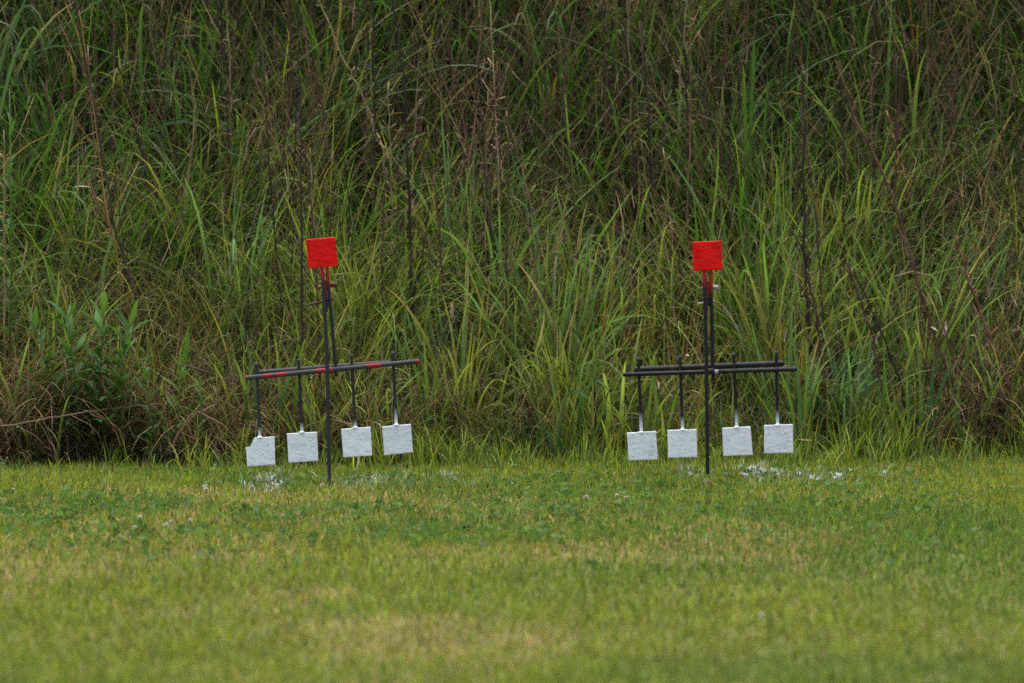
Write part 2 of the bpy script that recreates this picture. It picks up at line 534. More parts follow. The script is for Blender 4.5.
def tussocks(n):
    cx, cy, cz = bank_pts(n)
    acc = {k: [] for k in SPEC}
    for x_, y_, z_ in zip(cx, cy, cz):
        g = lambda c, w_: math.exp(-((x_ - c) / w_) ** 2)
        hi = min(max((z_ - .28) / .5, 0), 1); q = 1 - hi
        wts = dict(broad=.08 + .3 * q + .9 * q * (1.3 * g(.35, .8) + 1.3 * g(1.25, .4)), medium=.10 + .5 * q + 1.0 * q * g(.3, 1.0), wispy=.16 + 1.2 * g(-1.35, .5) * (.4 + q),
                   lush_shaded=.15 + 2.6 * hi * (g(-1.2, .9) + .55), rusty=.12 + .9 * g(.35, .3) * q + .25 * hi * (g(.05, .4) + g(1.5, .5)))
        ks = list(wts); t_ = R.random() * sum(wts.values()); a_ = 0
        for k_ in ks:
            a_ += wts[k_]
            if t_ < a_: break
        acc[k_].append((x_, y_, z_))
    out = []
    for k_, pts in acc.items():
        cols, wd, ln, le, dr, nb = SPEC[k_]
        X, Y_, H, CC, SC = [], [], [], [], []
        for (x_, y_, z_) in pts:
            m_ = int(R.integers(*nb)); r_ = R.uniform(.025, .07)
            X.append(x_ + R.normal(0, r_, m_)); Y_.append(y_ + R.normal(0, r_, m_))
            sc = R.uniform(.72, 1.08) * min(max(.48 + (y_ - float(toe(x_))) * .9, .48), 1)
            SC.append(np.full(m_, sc)); base_c = np.array(cols[R.integers(len(cols))]) * R.uniform(.75, 1.2)
            CC.append(base_c[None] * (1 + .13 * R.standard_normal((m_, 1))) * (1 + .05 * R.standard_normal((m_, 3))))
            H.append(np.arctan2(Y_[-1] - y_, X[-1] - x_) + R.normal(0, .7, m_))
        x = np.concatenate(X); y = np.concatenate(Y_); az = np.concatenate(H); c = np.concatenate(CC).clip(.01, .6); sc = np.concatenate(SC); n_ = len(x)
        L = R.uniform(*ln, n_) * sc
        tip = np.where((R.random(n_) < .16)[:, None], pick(TAN, n_), c * 1.12)
        out.append(blades(np.stack([x, y, hill(x, y) - .02], -1), az, L, R.uniform(*wd, n_), np.abs(R.normal(le, .17, n_)), np.abs(R.normal(dr, .5, n_)).clip(0, 2.5), c * .92, tip,
                          nseg=8, nc=3, power=1.7, twist=R.normal(0, .6, n_), sway=R.normal(0, .025, n_)))
    return out


parts = tussocks(780) + [
    tall_layer(15000, 0.30, 0.75, 0.003, 0.0065, 6, 2, GREEN, tipdry=0.22),
    tall_layer(6000, 0.36, 0.75, 0.006, 0.011, 7, 3, GREEN, tipdry=0.12, droopm=1.0),
    tall_layer(500, 0.45, 0.90, 0.012, 0.020, 8, 3, [(0.060, 0.125, 0.034), (0.075, 0.145, 0.040), (0.10, 0.155, 0.03)], tipdry=0.08, droopm=1.25,
               dens=lambda x, y, z: np.where(z < 0.8, 0.9, 0.55)),
    # short fresh grass along the foot of the bank
]
n = 20000
x = R.uniform(-3, 3, n); y = toe(x) + R.normal(-0.06, 0.22, n)
kk = R.random(n) < 0.35 + 0.65 * np.clip((x + 0.75) * 2, 0, 1)
x, y = x[kk], y[kk]; n = len(x)
c = pick([LAWN['fresh'], LAWN['green'], LAWN['deep']], n, None, 0.2)
parts.append(blades(np.stack([x, y, hill(x, y) - 0.01], -1), R.uniform(0, 6.28, n), R.uniform(0.05, 0.22, n) * (0.12 + 1.9 * vnoise(x, 0 * y, 7, 5) * vnoise(x, y, 15, 9)), R.uniform(.003, .006, n),
                    np.abs(R.normal(.15, .2, n)), np.abs(R.normal(.6, .5, n)), c, c * 1.1, nseg=4))
tx = R.uniform(-1.1, 2.6, 95); ty = toe(tx) - np.abs(R.normal(.02, .16, 95))
k = R.integers(8, 26, 95)
x = np.repeat(tx, k) + R.normal(0, .025, k.sum()); y = np.repeat(ty, k) + R.normal(0, .025, k.sum()); n = len(x)
hgt = np.repeat(R.uniform(.6, 1.3, 95), k)
c = np.repeat(pick([LAWN['fresh'], LAWN['green'], LAWN['deep'], (0.150, 0.200, 0.038)], 95), k, 0) * R.uniform(.8, 1.2, (n, 1))
parts.append(blades(np.stack([x, y, hill(x, y) - 0.01], -1), R.uniform(0, 6.28, n), R.uniform(0.07, 0.19, n) * hgt, R.uniform(.003, .0075, n),
                    np.abs(R.normal(.2, .2, n)), np.abs(R.normal(.7, .5, n)), c, c * 1.1, nseg=5, nc=3))
V, Q, C = join(parts)
o = np_object('tall_grass', V, Q, C, M_LEAF)
tag(o, 'tall uncut green grass covering the bank behind the targets', 'tall grass', kind='stuff')

# dry blades, pale husks
def dry_dens(x, y, z):
    return np.clip(0.35 + (fbm(x, y, 1.5, 121) - 0.42) * 2.2, 0.08, 1)


parts = [tall_layer(14000, 0.22, 0.68, 0.002, 0.0045, 6, 2, TAN, dens=dry_dens, tipdry=0.5, droopm=1.2, leanm=0.35, mix=False)]
n = 320
x, y, z = bank_pts(n)
pc = pick(PALE, n)
parts.append(blades(np.stack([x, y, z + R.uniform(.1, .4, n)], -1), R.uniform(0, 6.28, n), R.uniform(.04, .11, n), R.uniform(.005, .011, n),
                    R.uniform(0, 1.6, n), R.uniform(0, 2.2, n), pc, pc * 0.9, nseg=4, nc=3, twist=R.normal(0, 1, n)))
V, Q, C = join(parts)
o = np_object('dry_grass', V, Q, C, M_DRY)
tag(o, 'dry straw coloured blades and pale husks mixed through the tall grass', 'dry grass', kind='stuff')

# brown thin stems standing through the bank: many at the top and on the right
def stem_dens(x, y, z):
    k = 0.16 + 0.75 * np.clip((z - 0.45) / 0.6, 0, 1)
    k = k * (0.45 + 1.0 * gauss(x, 0.05, 0.5) + 0.9 * gauss(x, 1.5, 0.55) + 0.45 * gauss(x, -1.2, 0.4))
    return np.clip(1.25 * k + 0.8 * gauss(x, 1.75, 0.25) * gauss(z, 0.1, 0.3), 0, 1)


parts = [tall_layer(13000, 0.55, 1.15, 0.0028, 0.0062, 6, 2, BROWN, dens=stem_dens, tipdry=0.08, droopm=0.35, leanm=0.2, mix=False)]
# side twigs
n = 15000
x, y, z = bank_pts(n)
k = R.random(n) < stem_dens(x, y, z)
x, y, z = x[k], y[k], z[k]; n = len(x)
c = pick(BROWN + [(0.12, 0.10, 0.04)], n)
parts.append(blades(np.stack([x, y, z + R.uniform(.2, .85, n)], -1), R.uniform(0, 6.28, n), R.uniform(.08, .28, n), R.uniform(.0015, .003, n),
                    R.uniform(.3, 1.3, n), R.normal(0, .5, n), c, c, nseg=4))
V, Q, C = join(parts)
o = np_object('dead_stems', V, Q, C, M_STALK)
tag(o, 'tangle of thin brown dead stems standing in the upper bank grass', 'dead stems', kind='stuff')

# thatch: fallen straw at the foot of the bank
n = 17000
x = R.uniform(-3, 3, n); s = np.abs(R.normal(0.05, 0.26, n)); y = toe(x) + s
w = 0.10 + 0.9 * gauss(x, -1.5, 0.6) + 0.85 * gauss(x, 1.7, 0.28) + 0.5 * gauss(x, -0.55, 0.3) + 0.12 * gauss(x, -0.1, 0.3)
k = R.random(n) < w
x, y = x[k], y[k]; n = len(x)
c = pick(TAN + TAN + BROWN + [(0.22, 0.14, 0.085), (0.26, 0.17, 0.11)], n)
th = blades(np.stack([x, y - 0.10, hill(x, y) + R.uniform(0, .24, n) * np.minimum(1, w[k])], -1), R.choice([0, math.pi, -1.57], n, p=[.4, .4, .2]) + R.normal(0, .6, n),
            R.uniform(.10, .42, n), R.uniform(.0018, .004, n), R.uniform(.5, 1.7, n), R.normal(.5, .6, n), c, c, nseg=5, sway=R.normal(0, .06, n))
n = 7000
x = np.where(R.random(n) < .8, R.uniform(-2.6, -.35, n), R.uniform(1.4, 2.4, n)); y = toe(x) + R.normal(-.04, .09, n)
k = R.random(n) < .35 + .9 * vnoise(x, y * 0, 5, 77)
x, y = x[k], y[k]; n = len(x)
c = pick(TAN + BROWN + [(0.22, 0.14, 0.085), (0.16, 0.11, 0.065)], n)
th2 = blades(np.stack([x, y, hill(x, y) + R.uniform(0, .10, n)], -1), R.choice([0, math.pi, -1.57], n, p=[.4, .4, .2]) + R.normal(0, .5, n),
             R.uniform(.05, .26, n), R.uniform(.0018, .004, n), R.uniform(.4, 1.7, n), R.normal(.5, .6, n), c, c, nseg=4, sway=R.normal(0, .06, n))
o = np_object('thatch', *join([th, th2]), M_DRY)
tag(o, 'matted brown thatch and fallen straw along the foot of the bank', 'thatch', kind='stuff')

# ------------------------------------------------------------------ dead stalks, one object each
def stalk(pts, rad, col, label, group=None, Y=None, twigs=4, cat='dead stalk', name='dead_stalk', lift=0.22):
    bx_, by_ = pts[-1]
    if Y is None:
        zb = P(bx_, by_, 1.8).z
        ys = np.linspace(0.5, 4.5, 300); xb = P(bx_, by_, 1.8).x
        Y = float(np.interp(zb - lift, np.maximum.accumulate(hill(xb + 0 * ys, ys)) + ys * 1e-5, ys)) - random.uniform(0.06, 0.22)
        Y = max(Y, float(toe(xb)) - 0.02)
    ws = [P(px, py, Y) for px, py in pts]
    base = Vector((ws[-1].x + (ws[-1].x - ws[-2].x) * 0.25, Y + 0.02, 0)); base.z = float(hill(base.x, base.y)) - 0.03
    if base.z < ws[-1].z:
        ws.append(base)
    ws = ws[::-1]
    path = []
    for i in range(len(ws) - 1):
        m_ = 7
        for k_ in range(m_):
            path.append(ws[i].lerp(ws[i + 1], k_ / m_))
    path.append(ws[-1])
    n_ = len(path)
    jit = 0.0022
    path = [p + Vector((random.gauss(0, jit), random.gauss(0, jit) + 0.08 * (i / n_) * random.uniform(.6, 1.2) * -1, random.gauss(0, jit * .3))) for i, p in enumerate(path)]
    rr = [rad * 1.2 * (1.1 - 0.75 * i / n_) * random.uniform(.85, 1.15) for i in range(n_)]
    cv = [np.array(col) * random.uniform(.75, 1.3) for _ in range(n_)]
    loc = np.array(path[0])
    parts_ = [tube(path, rr, lambda t, g: cv[int(t * (n_ - 1) + .5)], sides=6)]
    for _ in range(twigs * 4):      # short broken side shoots and old seed husks
        i = random.randrange(int(n_ * .25), n_ - 1); p = path[i]; l_ = random.uniform(.012, .05); s_ = random.choice((-1, 1))
        q = p + Vector((s_ * l_ * random.uniform(.3, .9), random.uniform(-.7, .7) * l_, l_ * random.uniform(-.3, 1)))
        parts_.append(tube([p, p.lerp(q, .6), q], [rr[i] * .45, rr[i] * random.uniform(.3, .8), rr[i] * .2], tuple(np.array(col) * random.uniform(.8, 1.8)), sides=4))
    for _ in range(twigs):
        i = random.randrange(int(n_ * .35), n_ - 1)
        s_ = random.choice((-1, 1)); l_ = random.uniform(.05, .2)
        p = path[i]
        tw = [p, p + Vector((s_ * l_ * .3, random.uniform(-.3, .3) * l_, l_ * .5)), p + Vector((s_ * l_ * random.uniform(.4, .7), random.uniform(-.4, .4) * l_, l_ * 1.1))]
        parts_.append(tube(tw, [rr[i] * .55, rr[i] * .4, rr[i] * .2], tuple(np.array(col) * random.uniform(.8, 1.3)), sides=4))
    V, Q, C = join(parts_)
    o = np_object(name, V, Q, C, M_STALK, loc=loc)
    tag(o, label, cat, group)
    return o


DK, RB, ST, OR, YL = (0.034, 0.026, 0.020), (0.082, 0.047, 0.032), (0.36, 0.28, 0.15), (0.30, 0.15, 0.07), (0.20, 0.17, 0.04)
GS = 'dead weed stalks standing on the bank'
for pts, rad, col, label in [
    ([(298, -20), (300, 100), (302, 240), (302, 345)], .0045, (0.05, .036, .027), 'long dark upright stalk just left of the left red plate'),
    ([(264, 60), (270, 170), (277, 260), (284, 330)], .0038, DK, 'thin dark stalk leaning left, half way up left of the left red plate'),
    ([(288, -20), (291, 60), (290, 125)], .0065, RB, 'thick reddish brown stalk at the top edge above the left target'),
    ([(390, -20), (403, 70), (409, 180), (412, 310)], .0058, DK, 'dark knotty stalk right of the left red plate, bent near its top'),
    ([(430, 200), (424, 245), (414, 296)], .0035, DK, 'short dark stalk leaning right beside the knotty stalk'),
    ([(373, -20), (374, 100), (376, 215)], .0052, DK, 'straight dark stalk above and right of the left red plate'),
    ([(316, 60), (322, 110), (331, 175)], .0042, RB, 'short brown stalk standing directly above the left red plate'),
    ([(73, -20), (92, 90), (117, 235), (145, 325)], .0052, (0.06, .038, .026), 'long brown stalk curving down from the top left corner'),
    ([(80, 10), (96, 120), (106, 205), (128, 300)], .003, OR, 'orange brown thin stem beside the long curving stalk at left'),
    ([(103, 20), (130, 100), (148, 180), (167, 250)], .0045, DK, 'dark stalk slanting down to the right in the upper left grass'),
    ([(489, -20), (494, 80), (497, 150), (500, 235)], .003, ST, 'pale straw stem rising to the top edge left of centre'),
    ([(312, -15), (345, 60), (365, 100), (384, 150)], .0025, ST, 'pale straw stem slanting across the grass above the left target'),
    ([(411, -10), (424, 35), (437, 80), (448, 125)], .003, YL, 'yellowish knobbed stem slanting right near the top centre'),
    ([(509, 80), (508, 180), (506, 310)], .004, RB, 'thin brown stalk at the middle of the bank between the two targets'),
    ([(600, 0), (605, 60), (609, 130)], .006, RB, 'reddish brown stalk near the top edge right of centre'),
    ([(689, -20), (691, 70), (690, 140), (686, 245)], .0032, (0.16, .10, .05), 'thin tan stalk directly above the right red plate'),
    ([(803, 65), (803, 150), (804, 250), (809, 330)], .0062, DK, 'thick dark broken stalk right of the right red plate'),
    ([(820, 30), (823, 110), (825, 195)], .0045, DK, 'dark stalk just right of the thick broken stalk'),
    ([(839, 60), (843, 150), (844, 260)], .0042, DK, 'slim dark upright stalk among the brown stems on the right'),
    ([(835, 60), (855, 120), (890, 190), (912, 260), (928, 325)], .0055, (0.10, .055, .036), 'long reddish stalk slanting down to the right on the right bank'),
    ([(885, 110), (897, 150), (906, 180), (912, 215)], .004, OR, 'orange tan stem leaning left in the upper right grass'),
    ([(955, 235), (967, 280), (982, 318), (997, 359), (1014, 396)], .0068, (0.14, .065, .042), 'thick rusty red stalk slanting down to the lower right corner of the bank'),
    ([(838, 240), (853, 282), (871, 330), (881, 384), (883, 425)], .0055, (0.075, .048, .034), 'brown stalk bowing right, beside the broad bladed clump on the right'),
    ([(852, 268), (870, 305), (888, 350), (902, 388)], .0042, DK, 'dark straight stalk crossing behind the bowed brown stalk'),
    ([(806, 268), (815, 310), (824, 370)], .0055, RB, 'short brown stalk right of the right crossbar'),
    ([(930, 290), (955, 365), (985, 415), (1008, 440)], .0055, (0.10, .06, .04), 'brown stalk bending low towards the lower right foot of the bank'),
    ([(895, 225), (915, 275), (935, 340), (958, 395)], .0045, RB, 'brown slanting stalk in the middle of the right hand tangle'),
    ([(446, -10), (452, 60), (470, 150)], .005, RB, 'brown stalk in the dense brown patch at the top centre'),
    ([(478, 60), (483, 140), (489, 240)], .0045, DK, 'dark stalk next to the pale straw stem at the top centre'),
    ([(220, -10), (224, 50), (235, 100)], .005, DK, 'short dark stalk at the top edge of the dark green grass'),
    ([(40, 30), (48, 90), (57, 190)], .004, RB, 'thin brown stalk in the upper left behind the arching blades'),
    ([(960, 40), (950, 120), (948, 220)], .004, RB, 'brown stalk near the right edge, upright in the upper grass'),
    ([(722, 50), (730, 130), (728, 220)], .004, DK, 'thin dark stalk above and right of the right red plate'),
    ([(560, 30), (566, 120), (575, 220), (580, 300)], .0042, RB, 'brown stalk right of centre reaching halfway down the bank'),
    ([(641, 20), (648, 110), (652, 210)], .0042, DK, 'dark stalk upper right of centre left of the right target'),
]:
    stalk(pts, rad, col, label, GS, twigs=random.randint(2, 6))

for i in range(78):
    zone = random.random()
    px = random.gauss(random.choice([292, 470, 505, 610, 680, 850]), 26) if zone < .6 else (random.uniform(780, 1060) if zone < .85 else random.uniform(-20, 420))
    bot = random.uniform(120, 330); top = bot - random.uniform(110, 230)
    ln = random.gauss(0, 16)
    stalk([(px - ln, top), (px - ln * .3, (top + bot) / 2), (px, bot)], random.uniform(.0018, .0046), random.choice([DK, RB, RB, RB, (0.14, .09, .055), (0.26, .19, .10)]),
          'slender dead stem scattered among the thicker stalks of the bank', 'slender dead stems scattered through the bank', name='withered_weed', cat='withered weed', twigs=random.randint(3, 8))

# fallen branches
def lying(pts, Y, rad, col, label, name='fallen_branch'):
    ws = [P(px, py, front(Y, px) + dy) for px, py, dy in pts]
    path = []
    for i in range(len(ws) - 1):
        for k_ in range(6):
            path.append(ws[i].lerp(ws[i + 1], k_ / 6) + Vector((0, random.gauss(0, .004), random.gauss(0, .003))))
    path.append(ws[-1])
    n_ = len(path)
    parts_ = [tube(path, [rad * (1 - .6 * i / n_) for i in range(n_)], lambda t, g: np.array(col) * (0.85 + .3 * math.sin(t * 37 + g) ** 2), sides=6)]
    for i in range(3, n_ - 2, 5):
        p = path[i]; s_ = random.choice((-1, 1)); l_ = random.uniform(.04, .14)
        parts_.append(tube([p, p + Vector((l_ * .6, -.01, s_ * l_ * .3)), p + Vector((l_, -.03, s_ * l_ * .7))], [rad * .5, rad * .35, rad * .2], tuple(col), sides=4))
    V, Q, C = join(parts_)
    o = np_object(name, V, Q, C, M_STALK, loc=np.array(path[0]))
    tag(o, label, 'branch')


lying([(-20, 429, 0), (50, 419, -.02), (110, 408, 0), (165, 405, .04)], 1.06, .0042, (0.15, .105, .07), 'long thin brown branch lying along the foot of the bank at far left')
lying([(175, 363, 0), (205, 371, 0), (238, 383, 0)], 1.30, .005, (0.07, .05, .04), 'short dark twig caught in the grass left of the left crossbar')
lying([(85, 410, -.04), (112, 425, 0), (122, 447, 0)], 1.06, .004, (0.30, .17, .10), 'bent straw coloured stem hanging below the long branch')
lying([(170, 450, 0), (190, 415, 0), (215, 405, .03)], 1.06, .004, (0.24, .13, .09), 'brown curved stem leaning in the thatch left of the left target')

# ------------------------------------------------------------------ broad bladed clumps and leafy weeds
def clump(blist, Y, cols, label, name='grass_clump', cat='grass clump', group=None):
    """blist: (base px,py, mid px,py, tip px,py, width m)"""
    Y = front(Y, blist[0][0])
    loc = P(blist[0][0], blist[0][1], Y); loc.z = max(float(hill(loc.x, Y)), 0)
    Vs = []
    for (bx_, by_, mx_, my_, tx_, ty_, w) in blist:
        dy = random.uniform(-.08, .03)
        a, m_, t_ = P(bx_, by_, Y), P(mx_, my_, Y + dy), P(tx_, ty_, Y + dy * 2.2)
        a.z = min(a.z, max(float(hill(a.x, Y)), 0) - .01)
        n_ = 12
        pts = []
        for i in range(n_ + 1):
            u = i / n_
            c_ = 2 * m_ - (a + t_) / 2
            pts.append(a * (1 - u) ** 2 + c_ * 2 * u * (1 - u) + t_ * u * u)
        V, C = [], []
        col = np.array(random.choice(cols)) * random.uniform(.85, 1.2)
        phase = random.uniform(-.5, .5)
        for i, p in enumerate(pts):
            u = i / n_
            d = (pts[min(i + 1, n_)] - pts[max(i - 1, 0)]).normalized()
            vv = Vector((math.sin(phase + u * .8) * .6, -1, .25))
            wd = d.cross(vv).normalized(); nn = wd.cross(d).normalized()
            hw = w * .5 * (min(1, .45 + 2 * u) * (1 - u ** 2.4) + .04)
            for k in (-1, 0, 1):
                V.append(tuple(p + wd * k * hw + nn * (abs(k) * hw * .3)))
                C.append(col * (1.18 if k == 0 else 1) * (1 + .15 * u))
        Q = [(i * 3 + k, i * 3 + k + 1, i * 3 + k + 4, i * 3 + k + 3) for i in range(n_) for k in (0, 1)]
        Vs.append((np.array(V), np.array(Q), np.array(C)))
    V, Q, C = join(Vs)
    o = np_object(name, V, Q, C, M_LEAF, loc=np.array(loc))
    tag(o, label, cat, group)
    return o


BR = [(0.060, 0.130, 0.034), (0.080, 0.150, 0.038), (0.055, 0.115, 0.045)]
YG = [(0.12, 0.18, 0.035), (0.10, 0.16, 0.03)]
clump([(915, 452, 908, 420, 912, 345, .016), (917, 452, 921, 410, 916, 338, .02), (918, 452, 930, 400, 934, 340, .018), (919, 452, 940, 390, 957, 362, .016),
       (957, 362, 958, 385, 951, 402, .012), (914, 452, 900, 415, 884, 403, .014), (920, 452, 930, 425, 948, 402, .016), (920, 452, 940, 425, 970, 398, .012),
       (916, 452, 905, 440, 893, 420, .012), (912, 452, 907, 400, 908, 372, .014)], 1.22, BR, 'tall clump of broad upright blades at the foot of the bank on the right', group='broad bladed clumps at the foot of the bank')
clump([(880, 440, 868, 395, 851, 352, .02), (882, 440, 884, 390, 884, 355, .016), (878, 445, 862, 420, 872, 380, .014), (876, 445, 880, 400, 850, 345, .012)], 1.28, BR,
      'pair of broad pale green blades left of the tallest clump on the right', group='broad bladed clumps at the foot of the bank')
clump([(255, 448, 250, 405, 228, 352, .016), (257, 445, 256, 400, 246, 358, .014), (262, 440, 285, 390, 298, 345, .02), (250, 440, 247, 395, 258, 360, .012), (290, 420, 299, 370, 306, 340, .016),
       (260, 440, 270, 410, 262, 360, .012)], 1.24, YG + BR, 'clump of light green blades behind the left end of the left crossbar', group='broad bladed clumps at the foot of the bank')
clump([(425, 440, 415, 400, 399, 372, .012), (428, 440, 420, 390, 402, 335, .018), (430, 440, 426, 380, 423, 328, .014), (424, 445, 432, 400, 440, 350, .014), (434, 440, 428, 400, 410, 362, .012)], 1.26, YG,
      'clump of bright blades just right of the end of the left crossbar', group='broad bladed clumps at the foot of the bank')
clump([(560, 455, 568, 395, 598, 412, .012), (566, 455, 575, 420, 560, 392, .012), (572, 455, 590, 385, 615, 405, .012), (560, 456, 570, 430, 590, 428, .014), (556, 458, 545, 430, 515, 432, .012),
       (575, 455, 590, 410, 596, 350, .014), (565, 455, 555, 400, 545, 350, .012), (570, 455, 580, 400, 570, 335, .012), (580, 455, 600, 420, 612, 372, .012), (562, 458, 540, 420, 525, 385, .011)], 1.2, YG + BR,
      'spreading clump with arching blades midway between the two targets', group='broad bladed clumps at the foot of the bank')
clump([(635, 440, 650, 425, 690, 398, .016), (640, 440, 650, 400, 655, 350, .014), (660, 440, 655, 390, 645, 345, .014), (690, 445, 700, 420, 720, 390, .014), (665, 445, 672, 410, 690, 372, .012)], 1.26, YG,
      'yellow green blades fanning out behind the left half of the right target', group='broad bladed clumps at the foot of the bank')
clump([(800, 450, 798, 380, 788, 322, .016), (802, 450, 806, 390, 806, 340, .012), (798, 450, 790, 400, 772, 360, .012), (804, 452, 812, 410, 822, 375, .012)], 1.24, YG + BR,
      'upright blades just right of the end of the right crossbar', group='broad bladed clumps at the foot of the bank')
clump([(-40, 92, 8, 36, 54, 58, .014), (-40, 105, 14, 58, 50, 72, .013), (-30, 100, -5, 60, 22, 66, .010)], 2.0, [(0.075, 0.125, 0.055)], 'pair of pale blades arching over at the top left edge')
clump([(150, 110, 140, 40, 150, 10, .016), (165, 110, 170, 40, 188, 25, .014), (155, 112, 175, 70, 205, 12, .014)], 2.5, BR, 'dull green broad blades standing in the dark upper left grass')
clump([(745, 180, 752, 95, 755, 45, .016), (748, 180, 745, 110, 742, 70, .014), (752, 185, 765, 120, 768, 90, .012)], 2.2, [(0.06, .12, .02)], 'bright green upright blades above the right red plate near the top')


def weed(px, py_base, py_top, Y, nleaf, leaf, label, spread=1.0, stems=1):
    Y = front(Y, px) - .12
    a = P(px, py_base, Y)
    loc = Vector((a.x, Y, max(float(hill(a.x, Y)), 0)))
    root = empty('broadleaf_weed', loc)
    tag(root, label, 'weed')
    for k in range(stems):
        off = (k - (stems - 1) / 2) * 26 + random.uniform(-4, 4)
        t_ = P(px + off * 1.3, py_top + abs(off) * .5 + random.uniform(0, 8) * (stems > 1), Y - random.uniform(.02, .10))
        b_ = loc + Vector((off / 900, random.uniform(-.03, .03), -.03))
        st = [b_, b_.lerp(t_, .5) + Vector((.01, 0, 0)), t_]
        V, Q, C = tube(st, [.004, .0032, .002], (0.10, .16, .04), 6)
        np_object('stem', V - np.array(loc), Q, C, M_LEAF, parent=root)
        for i in range(nleaf):
            u = .22 + .78 * i / nleaf
            p = st[0].lerp(t_, u)
            az = i * 2.4 + random.uniform(-.4, .4)
            L = np.array([leaf * (1.15 - .5 * u) * random.uniform(.75, 1.15)]); W = L * random.uniform(.17, .24)
            c = np.array([random.choice([(0.055, .122, .028), (0.064, .138, .032), (.044, .100, .026)])]) * random.uniform(.85, 1.15)
            V, Q, C = blades(np.array([tuple(p)]), np.array([az]), L * spread, W, np.array([.4 + .9 * (1 - u)]), np.array([random.uniform(.3, 1.2)]), c, c * 1.1, nseg=8, nc=3, basew=.15, sway=np.array([random.gauss(0, .04)]))
            np_object('leaf', V - np.array(loc), Q, C, M_LAWN, parent=root)
    return root


weed(84, 415, 300, 1.26, 24, .19, 'large leafy green weed in the lower left of the bank', stems=4)
weed(118, 412, 325, 1.24, 14, .13, 'smaller leafy weed just right of the large leafy weed')
weed(163, 410, 345, 1.24, 14, .11, 'bushy weed with short pointed leaves above the end of the fallen branch', stems=2)
weed(196, 425, 375, 1.22, 8, .09, 'low weed with a few pointed leaves left of the left target')
weed(6, 260, 88, 1.62, 22, .11, 'tall slim leafy weed at the far left edge')
weed(262, 290, 212, 1.75, 12, .08, 'small pale leafy sprig left of the left red plate')
weed(812, 420, 340, 1.3, 6, .08, 'small round leaved weed right of the right target', .9)

# foxtail seed heads
def foxtail(px, pyb, pyt, Y, ln, col, label):
    Y = front(Y, px)
    a = P(px - 4, pyb, Y); loc = Vector((a.x, Y, max(float(hill(a.x, Y)), 0)))
    t_ = P(px, pyt, Y)
    root = empty('foxtail_grass', loc); tag(root, label, 'foxtail')
    tip = t_ - Vector((0, 0, ln))
    V, Q, C = tube([loc - Vector((0, 0, .02)), loc.lerp(tip, .5) + Vector((.01, 0, .0)), tip], [.0018, .0016, .0014], (.12, .14, .04), 5)
    np_object('stem', V - np.array(loc), Q, C, M_LEAF, parent=root)
    pts = line(tip, t_, 9)
    parts_ = [tube(pts, [.003, .0055, .006, .006, .006, .0055, .005, .004, .002], tuple(col), 8)]
    n_ = 160
    u = R.random(n_); b_ = np.array(tip)[None] * (1 - u[:, None]) + np.array(t_)[None] * u[:, None]
    cc = np.tile(np.array(col) * 1.2, (n_, 1))
    parts_.append(blades(b_, R.uniform(0, 6.28, n_), np.full(n_, .014), np.full(n_, .0007), np.full(n_, .75), np.zeros(n_), cc, cc, nseg=1))
    V, Q, C = join(parts_)
    np_object('seed_head', V - np.array(loc), Q, C, M_LEAF, parent=root)


foxtail(795, 420, 292, 1.25, .05, (.17, .17, .04), 'yellow green foxtail head just right of the right target above its crossbar')
foxtail(604, 420, 313, 1.25, .06, (.26, .15, .04), 'orange brown foxtail head left of the right target')
foxtail(452, 400, 305, 1.25, .05, (.36, .29, .20), 'pale dry seed head right of the left target')

# pale dry leaf curls that catch the eye
def dry_leaf(px, py, Y, L, w, az, lean, droop, label, col=(.52, .42, .34)):
    p = P(px, py, front(Y, px))
    c = np.array([col])
    V, Q, C = blades(np.array([tuple(p)]), np.array([az]), np.array([L]), np.array([w]), np.array([lean]), np.array([droop]), c, c * .85, nseg=8, nc=3, twist=np.array([.8]))
    o = np_object('dry_leaf', V, Q, C, M_DRY, loc=np.array(p))
    tag(o, label, 'dry leaf', 'pale dead leaves caught in the tall grass')


dry_leaf(945, 336, 1.25, .055, .016, 1.4, .2, .3, 'pale pinkish dead leaf standing upright near the lower right')
dry_leaf(938, 331, 1.25, .03, .012, 3.0, .8, .6, 'tiny pale leaf beside the upright pinkish dead leaf')
dry_leaf(1018, 308, 1.35, .06, .015, 3.4, .4, .2, 'pinkish dead leaf close to the right edge')
dry_leaf(784, 342, 1.3, .05, .014, .2, .1, .3, 'small brown dead leaf right of the right target head')
dry_leaf(90, 187, 1.8, .06, .008, 3.3, 1.3, .7, 'small pale leaf in the grass at the upper left')
dry_leaf(500, 150, 1.9, .07, .008, 0.2, .2, 2.6, 'white curled leaf hanging from the pale straw stem')
dry_leaf(612, 355, 1.25, .05, .008, 0.1, .2, 2.4, 'small whitish curl left of the right crossbar')
dry_leaf(812, 440, 1.12, .05, .014, 3.3, 1.4, .3, 'tan dead leaf on the ground by the rightmost white plate', (.34, .2, .12))

# ------------------------------------------------------------------ steel targets
BLK = (0.011, 0.0115, 0.013)
GRY = (0.026, 0.026, 0.028)
WHT = (0.68, 0.715, 0.735)
RED = (0.76, 0.008, 0.007)


